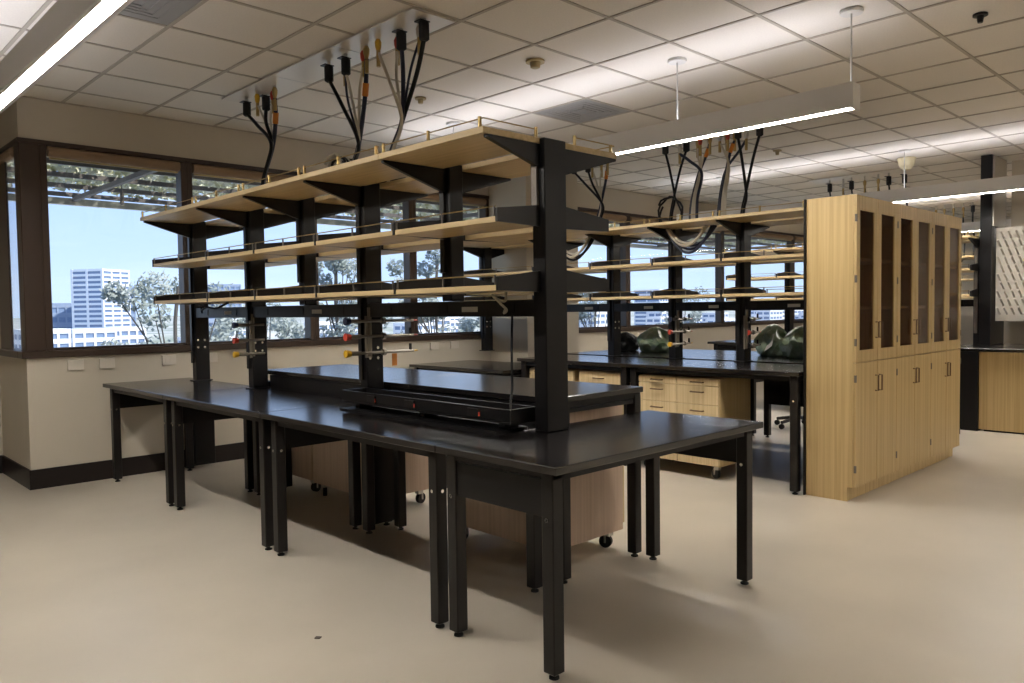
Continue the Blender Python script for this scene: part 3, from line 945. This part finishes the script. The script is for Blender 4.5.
def tall_cabinet(label, x0, x1):
    zt_, zs, zk = 2.115, 0.965, 0.10
    t = thing('tall_cabinet', label, 'cabinet', ((x0 + x1) / 2, (CYF + CYB) / 2, 0), 'tall bamboo cabinets with glass doors')
    for a in (x0, x1 - 0.02):
        MB().prism([(CYF + 0.055, 0), (CYB, 0), (CYB, zt_), (CYF + 0.02, zt_), (CYF + 0.02, zk), (CYF + 0.055, zk)], 0, a, a + 0.02).build('side_panel', BAM_Z, t)
    MB().box(x0 + 0.02, x1 - 0.02, CYB - 0.012, CYB, 0.02, zt_ - 0.02).build('back_panel', UNLITWOOD, t)
    MB().box(x0 + 0.02, x1 - 0.02, CYF + 0.02, CYB - 0.012, zt_ - 0.02, zt_).build('top_panel', BAM_Z, t)
    MB().box(x0 + 0.02, x1 - 0.02, CYF + 0.02, CYB - 0.012, zk, zk + 0.02).build('bottom_panel', BAM_Z, t)
    MB().box(x0 + 0.02, x1 - 0.02, CYF + 0.02, CYB - 0.012, zs - 0.02, zs).build('fixed_shelf', BAM_Z, t)
    MB().box(x0 + 0.02, x1 - 0.02, CYF + 0.055, CYF + 0.07, 0.004, zk).build('kick_plate', BAM_Z, t)
    for z in (1.33, 1.67):
        MB().box(x0 + 0.022, x1 - 0.022, CYF + 0.04, CYB - 0.014, z, z + 0.022).build('inner_shelf', BAM_Z, t)
    w = (x1 - x0) / 2
    for k in range(2):
        a, b = x0 + k * w + 0.003, x0 + (k + 1) * w - 0.003
        s = 1 if k == 0 else -1
        # glazed upper door
        d = MB().box(a, a + 0.06, CYF, CYF + 0.019, zs + 0.003, zt_ - 0.003).box(b - 0.06, b, CYF, CYF + 0.019, zs + 0.003, zt_ - 0.003).box(
            a + 0.06, b - 0.06, CYF, CYF + 0.019, zt_ - 0.103, zt_ - 0.003).box(a + 0.06, b - 0.06, CYF, CYF + 0.019, zs + 0.003, zs + 0.083).build('glazed_door', BAM_Z, t)
        MB().box(a + 0.055, b - 0.055, CYF + 0.007, CYF + 0.011, zs + 0.08, zt_ - 0.10).build('glass_pane', CABGLASS, d)
        xh = b - 0.03 if k == 0 else a + 0.03
        handle(d, (xh, CYF, zs + 0.22), 0.11, 2, (0, -1, 0), BRONZE)
        hx = a if k == 0 else b
        for z in (zs + 0.14, (zs + zt_) / 2, zt_ - 0.16):
            MB().box(hx - 0.006, hx + 0.006, CYF - 0.004, CYF + 0.01, z - 0.025, z + 0.025).build('hinge', DULL, d)
        # solid lower door
        d2 = MB().box(a, b, CYF, CYF + 0.019, zk + 0.003, zs - 0.003).build('lower_door', BAM_Z, t, bevel=0.001)
        handle(d2, (xh, CYF, zs - 0.16), 0.11, 2, (0, -1, 0), BRONZE)
        for z in (zk + 0.13, zs - 0.11):
            MB().box(hx - 0.006, hx + 0.006, CYF - 0.004, CYF + 0.01, z - 0.025, z + 0.025).build('hinge', DULL, d2)
    return t


CXs = [5.38, 6.13, 6.88, 7.63]
tall_cabinet('tall bamboo cabinet with glass doors, nearest of three, wide side panel showing', CXs[0], CXs[1])
tall_cabinet('tall bamboo cabinet with glass doors, middle of three', CXs[1], CXs[2])
tall_cabinet('tall bamboo cabinet with glass doors, farthest of three', CXs[2], CXs[3])
tag(MB().box(5.362, 7.6, CYB + 0.002, CYB + 0.014, 0.0, 2.115).build('backing_board', BLACK), 'thin black board behind the bamboo cabinets', 'board')

bx = thing('storage_box', 'red brown object on the shelf inside the farthest glass cabinet', 'box', (7.3, 2.40, 1.352))
MB().box(7.22, 7.36, 2.33, 2.46, 1.352, 1.45).build('box_body', REDBAG, bx, bevel=0.004)
MB().box(7.215, 7.365, 2.325, 2.465, 1.45, 1.465).build('box_lid', PEG, bx)

# ------------------------------------------------------------------ right side: sink cabinet, black post, drying board
sk = thing('sink_cabinet', 'bamboo panelled sink cabinet with black top at the right edge', 'cabinet', (9.65, 1.6, 0))
MB().box(9.33, 9.95, 0.9, 2.49, 0.02, 0.85).build('body', BAM_Z, sk)
MB().box(9.30, 10.6, 0.9, 2.71, 0.852, 0.885).build('counter_top', TOP, sk, bevel=0.003)
MB().box(9.30, 10.03, 2.495, 2.71, 0.0, 0.85).build('end_filler', BLACK, sk)
MB().box(9.36, 9.9, 0.95, 2.45, 0.0, 0.02).build('kick_plate', BASE, sk)
fau = thing('faucet', 'chrome gooseneck faucet on the sink counter at the right edge', 'faucet', (9.75, 2.1, 0.885))
MB().tube(spline([(9.75, 2.10, 0.885), (9.75, 2.10, 1.12), (9.72, 2.10, 1.20), (9.66, 2.1, 1.20), (9.63, 2.1, 1.13)], 6), 0.012, 8).build('spout', CHROME, fau, smooth=True)
MB().lathe((9.75, 2.10, 0.885), [(0.03, 0), (0.03, 0.01), (0.018, 0.03)], 12).build('base', CHROME, fau)
MB().box(9.74, 9.83, 2.09, 2.11, 0.93, 0.945).build('lever', CHROME, fau)

ps = thing('service_post', 'tall black post reaching the ceiling right of the bamboo cabinets', 'post', (10.2, 2.53, 0))
MB().box(10.05, 10.60, 2.575, 2.69, 0.886, HC - 0.01).build('post', BLACK, ps, bevel=0.004)
MB().box(10.08, 10.58, 2.56, 2.575, 2.24, HC - 0.02).build('brushed_side', STEEL, ps)

pb = thing('drying_board', 'pale drying board with slanted pegs right of the black post', 'drying rack', (10.17, 1.9, 1.15))
MB().box(10.16, 10.19, 1.3, 2.555, 1.16, 2.22).build('board', PEG, pb)
for i in range(10):
    for j in range(10):
        y, z = 2.51 - i * 0.07 - (0.035 if j % 2 else 0), 1.24 + j * 0.095
        MB().cyl((10.16, y, z), (10.03, y, z + 0.075), 0.011, 6).build('peg', PEG, pb)
MB().box(10.02, 10.16, 1.3, 2.24, 1.46, 1.49).build('drip_shelf', BAM_Y, pb)
MB().box(10.02, 10.16, 1.3, 2.26, 1.82, 1.85).build('drip_shelf', BAM_Y, pb)
bp_ = struct(MB().box(10.46, 10.52, 0.9, 2.48, 0.886, HC - 0.05).build('wall_partition', WALL))

# items on the third island bench
hose = tag(MB().tube(spline([(9.62, 2.98, 1.34), (9.60, 2.93, 1.15), (9.58, 2.86, 0.98), (9.6, 2.82, 0.945)], 8), [0.05] * 25, 10).build('orange_tube', REDBAG, smooth=True),
           'thick orange red tube leaning by the cabinets at the right', 'tube')


def bottle(x, y, z, h, r, m, label):
    t = thing('bottle', label, 'bottle', (x, y, z), 'small bottles and jars on the far racks')
    MB().lathe((x, y, z), [(r * 0.95, 0), (r, 0.01), (r, h * 0.62), (r * 0.45, h * 0.8), (r * 0.42, h * 0.9)], 10).build('bottle_body', m, t, smooth=False)
    MB().lathe((x, y, z + h * 0.9), [(r * 0.5, 0), (r * 0.5, h * 0.1)], 10).build('bottle_cap', BLACK, t)


def carton(x, y, z, sx, sy, sz, m, label):
    t = thing('carton', label, 'box', (x, y, z), 'boxes on the far racks')
    MB().box(x - sx / 2, x + sx / 2, y - sy / 2, y + sy / 2, z, z + sz).build('carton_body', m, t, bevel=0.002)
    MB().box(x - sx / 2 - 0.003, x + sx / 2 + 0.003, y - sy / 2 - 0.003, y + sy / 2 + 0.003, z + sz, z + sz + 0.015).build('carton_lid', PEG, t)


k = 0
for zl, nm in ((1.769, 'middle'), (1.475, 'lowest')):
    for y in (2.93, 3.05, 3.17):
        (bottle if k % 2 else carton)(*((9.95, y, zl - 0.007, 0.16, 0.04, (BLUE, STEEL, BLACK)[k % 3], 'small bottle on the %s shelf of the third rack beside the cabinets' % nm) if k % 2 else
                                      (9.95, y, zl - 0.007, 0.10, 0.10, 0.09, (LABEL, BLACK, VENT)[k % 3], 'small box on the %s shelf of the third rack beside the cabinets' % nm)))
        k += 1
for y in (2.9, 3.0, 3.12):
    bottle(9.75, y, ZB2, 0.2, 0.04, (VENT, BLUE, STEEL)[k % 3], ('grey', 'blue', 'steel')[k % 3] + ' bottle on the third island bench beside the orange tube')
    k += 1


def bag(x, y, z, rx, ry, rz, m, label, seed, tagd):
    rnd = random.Random(seed)
    bm = bmesh.new()
    bmesh.ops.create_icosphere(bm, subdivisions=3, radius=1)
    for v in bm.verts:
        a = math.atan2(v.co.y, v.co.x)
        w = 1 + 0.10 * math.sin(5 * a + seed + 3 * v.co.z) + 0.08 * math.sin(9 * a - 2 * v.co.z) + rnd.uniform(-0.03, 0.03)
        zz = v.co.z
        taper = 1.0 if zz < 0 else 1 - 0.35 * zz * zz
        v.co.x *= rx * w * taper
        v.co.y *= ry * w * taper
        v.co.z = max(zz, -0.6) * rz + 0.6 * rz
    t = thing('plastic_bag', label, 'bag', (x, y, z), 'green plastic bags on the far bench')
    me = bpy.data.meshes.new('bag_body')
    bm.to_mesh(me)
    bm.free()
    me.materials.append(m)
    o = bpy.data.objects.new('bag_body', me)
    COL.objects.link(o)
    o.parent = t
    o.location = (0, 0, 0)
    if tagd:
        MB().quad((x - rx * 0.9, y - ry * 0.2, z + rz * 0.7), (-0.02, -0.05, 0.03), (0.03, 0.0, 0.06)).build('paper_tag', LABEL, t)


bag(6.95, 4.95, ZB2, 0.16, 0.22, 0.17, GREENBAG, 'green plastic bag on the far bench behind the left taps', 1, False)
bag(7.0, 3.62, ZB2, 0.17, 0.17, 0.19, GREENBAG, 'green plastic bag with a white tag on the far bench', 2, True)
bag(6.85, 3.28, ZB2, 0.16, 0.17, 0.18, GREENBAG, 'green plastic bag beside the bamboo cabinets on the far bench', 3, False)
bag(7.0, 5.4, ZB2, 0.14, 0.16, 0.13, RUBBER, 'small dark bag at the far left of the second island bench', 4, False)

st = thing('lab_stool', 'black lab stool with star base behind the second island', 'stool', (8.35, 4.0, 0))
MB().lathe((8.35, 4.0, 0.58), [(0.15, 0), (0.19, 0.02), (0.19, 0.06), (0.15, 0.08)], 20).build('seat', RUBBER, st)
MB().cyl((8.35, 4.0, 0.1), (8.35, 4.0, 0.58), 0.03, 10).build('column', STEEL, st)
for k in range(5):
    a = k * 1.2566 + 0.3
    l = MB().tube([(8.35, 4.0, 0.12), (8.35 + 0.28 * math.cos(a), 4.0 + 0.28 * math.sin(a), 0.075)], [0.026, 0.018], 8).build('leg', BLACK, st)
    px, py = 8.35 + 0.28 * math.cos(a), 4.0 + 0.28 * math.sin(a)
    MB().cyl((px - 0.012, py, 0.03), (px + 0.012, py, 0.03), 0.03, 12).build('wheel', RUBBER, l)

# ------------------------------------------------------------------ outside: pergola, trees, city
pg = thing('pergola', 'timber pergola with vines above the windows outside', 'pergola', (6.0, 8.9, 2.75))
for y in (7.6, 8.35, 9.1, 9.85, 10.55):
    MB().box(1.75, 20, y - 0.02, y + 0.02, 2.80, 2.85).build('beam', PERG, pg)
for k, x in enumerate((2.78, 5.2, 7.6, 10.0, 12.4, 14.8, 17.2)):
    MB().box(x, x + 0.05, 7.3, 10.5, 2.74, 2.79).build('joist', PERG, pg)
MB().box(1.75, 20, 10.52, 10.6, 2.70, 2.78).build('fascia', STEEL, pg)
lf = MB()
rnd = random.Random(3)
for i in range(34000):
    x = rnd.uniform(1.8, 18)
    y = rnd.uniform(7.3, 10.6)
    if math.sin(x * 2.3 + 1) * math.sin(y * 3.1) > 0.82:
        continue
    s = rnd.uniform(0.022, 0.05)
    u = Vector((rnd.uniform(-1, 1), rnd.uniform(-1, 1), rnd.uniform(-.5, .5))).normalized()
    v = u.cross(Vector((rnd.uniform(-1, 1), rnd.uniform(-1, 1), rnd.uniform(0.2, 1)))).normalized()
    lf.quad((x, y, rnd.uniform(2.86, 3.02)), u * s, v * s * 0.6)
tag(lf.build('vine_leaves', VINE, pg), kind='stuff')
pl = MB().lathe((2.9, 9.1, 2.5), [(0.012, 0.06), (0.022, 0.08), (0.022, 0.18), (0.01, 0.2)], 10).build('lantern', PERG, pg)
MB().cyl((2.9, 9.1, 2.7), (2.9, 9.1, 2.79), 0.006, 6).build('lantern_stem', PERG, pl)

struct(tag(MB().box(-300, 900, 14, 700, -32, -30).build('ground_outside', GROUND, origin=(0, 0, -30))))


def tower(name, label, x0, x1, y0, y1, z0, z1, floors, mw, mg, bays=6):
    t = thing(name, label, 'building', ((x0 + x1) / 2, (y0 + y1) / 2, z0), 'city buildings outside the windows')
    MB().box(x0, x1, y0, y1, z0, z1).build('walls', mg, t)
    h = (z1 - z0) / floors
    d = 0.25
    for k in range(floors + 1):
        z = z0 + k * h
        MB().box(x0 - d, x1 + d, y0 - d, y1 + d, z - h * 0.28, z + h * 0.20).build('floor_band', mw, t)
    for k in range(bays + 1):
        x = x0 + (x1 - x0) * k / bays
        MB().box(x - 0.3, x + 0.3, y0 - d * 1.3, y0, z0, z1 + 0.4).build('pier', mw, t)
    for k in range(3):
        y = y0 + (y1 - y0) * k / 2
        MB().box(x0 - d * 1.3, x0, y - 0.4, y + 0.4, z0, z1 + 0.4).build('pier', mw, t)
    return t


ot = tower('office_tower', 'tall white office tower seen through the left window', 81.5, 94.0, 294, 306.5, -30, 17.0, 28, TOWERW, TOWERG, 3)
ot.rotation_euler.z = 0.55
tower('low_building', 'blue grey building left of the white tower', 75.4, 83.5, 318, 330, -30, 5.2, 10, CITYB, TOWERG, 3)
tower('blue_building', 'small blue building right of the white tower', 118, 122.5, 372, 382, -30, 13.5, 14, CITYB, TOWERG, 2)
tower('distant_block', 'distant grey block between the left rack posts', 130, 139, 300, 312, -30, 12.5, 20, CITYB, TOWERG, 4)
tower('white_block', 'white gridded block seen under the rack beside the far post', 229, 256, 300, 312, -30, -2.0, 9, TOWERW, TOWERG, 9)
tower('pale_block', 'pale gridded block behind the second rack, left one', 346, 372, 300, 312, -30, -3.0, 9, TOWERW, TOWERG, 9)
tower('glass_block', 'blue gridded tower behind the second rack, middle one', 425, 452, 300, 320, -30, 13.0, 16, CITYW, TOWERG, 9)
tower('pale_block', 'pale gridded block behind the second rack, right one', 464, 505, 300, 312, -30, -5.0, 9, TOWERW, TOWERG, 10)
tower('glass_block', 'pale block behind the second rack by the cabinets', 560, 640, 300, 312, -30, -2.0, 9, CITYW, TOWERG, 12)
rnd = random.Random(11)
hx = 50.0
n_h = 0
while hx < 640:
    w = rnd.uniform(8, 13) * (1 + hx / 600)
    zone = 'outside the left window' if hx < 110 else 'seen between the front rack posts' if hx < 260 else 'seen behind the second rack'
    yy = 238 + (n_h % 3) * 14
    tower('city_house', 'pale low city block ' + zone, hx, hx + w, yy, yy + 9, -30, rnd.uniform(-7, 0.5), 10, CITYW, TOWERG, 4)
    hx += w + rnd.uniform(0.5, 5)
    n_h += 1
hill = MB().prism([(330, -30), (420, -9), (700, -4), (1500, -2), (1500, -40), (330, -40)], 0, -400, 2500).build('ground_hill', GROUND, origin=(0, 0, -30))
struct(hill)


def tree(x, y, zb, h, r, label, seed, n=900, s0=0.10):
    rnd = random.Random(seed)
    t = thing('tree', label, 'tree', (x, y, zb), 'trees outside the windows')
    tr_ = MB().tube(spline([(x, y, zb), (x + 0.2, y, zb + h * 0.4), (x - 0.1, y, zb + h * 0.75), (x + 0.1, y, zb + h * 0.95)], 4), 0.08, 7)
    cl = []
    for k in range(16):
        a = rnd.uniform(0, 6.28)
        rr = r * rnd.uniform(0.25, 1.0)
        zz = zb + h * rnd.uniform(0.55, 1.0)
        cl.append((x + rr * math.cos(a), y + rr * math.sin(a), zz, r * rnd.uniform(0.18, 0.36)))
        tr_.tube([(x, y, zb + h * rnd.uniform(0.3, 0.6)), (cl[-1][0], cl[-1][1], zz)], [0.06, 0.02], 5)
    tr_.build('trunk', BARK, t)
    m = MB()
    for i in range(n):
        c = rnd.choice(cl)
        d = Vector((rnd.gauss(0, 1), rnd.gauss(0, 1), rnd.gauss(0, 0.7)))
        d = d.normalized() * c[3] * rnd.uniform(0.3, 1.0) ** 0.5
        u = Vector((rnd.uniform(-1, 1), rnd.uniform(-1, 1), rnd.uniform(-1, 1))).normalized()
        v = u.orthogonal().normalized()
        s = s0 * rnd.uniform(0.6, 1.3)
        m.quad(Vector(c[:3]) + d, u * s, v * s * 0.5)
    m.build('foliage', LEAF, t)


T = [(12.9, 34, 9.6, 'feathery haze-grey tree right of the white tower'), (10.6, 42, 5.6, 'low haze-grey tree in front of the white tower'), (14.5, 46, 6.4, 'small tree below the white tower'),
     (18.0, 36, 8.6, 'haze-grey tree behind the leftmost rack post'), (22.6, 37, 11.8, 'tall leafy tree seen between the middle rack posts'), (27.5, 34.5, 11.2, 'leafy tree behind the tap post'),
     (7.0, 36, 5.0, 'bushy tree at the bottom left of the window'), (33, 36, 9.2, 'tree behind the short rack post'), (21.0, 46, 7.5, 'round tree low between the left posts'),
     (48, 40, 9.0, 'tree outside the windows behind the second rack, left'), (60, 40, 9.3, 'tree outside the windows behind the second rack, right')]
for i, (x, y, h, l) in enumerate(T):
    tree(x, y, -8.0, h + 1.5, 2.4 if h > 6 else 2.0, l, 20 + i, 3200)

chip = MB().prism([(1.615, 2.88), (1.63, 2.862), (1.645, 2.872), (1.63, 2.892)], 2, 0.0, 0.004).build('wood_chip', BARK)
tag(chip, 'tiny brown chip lying on the open floor at the front', 'chip')
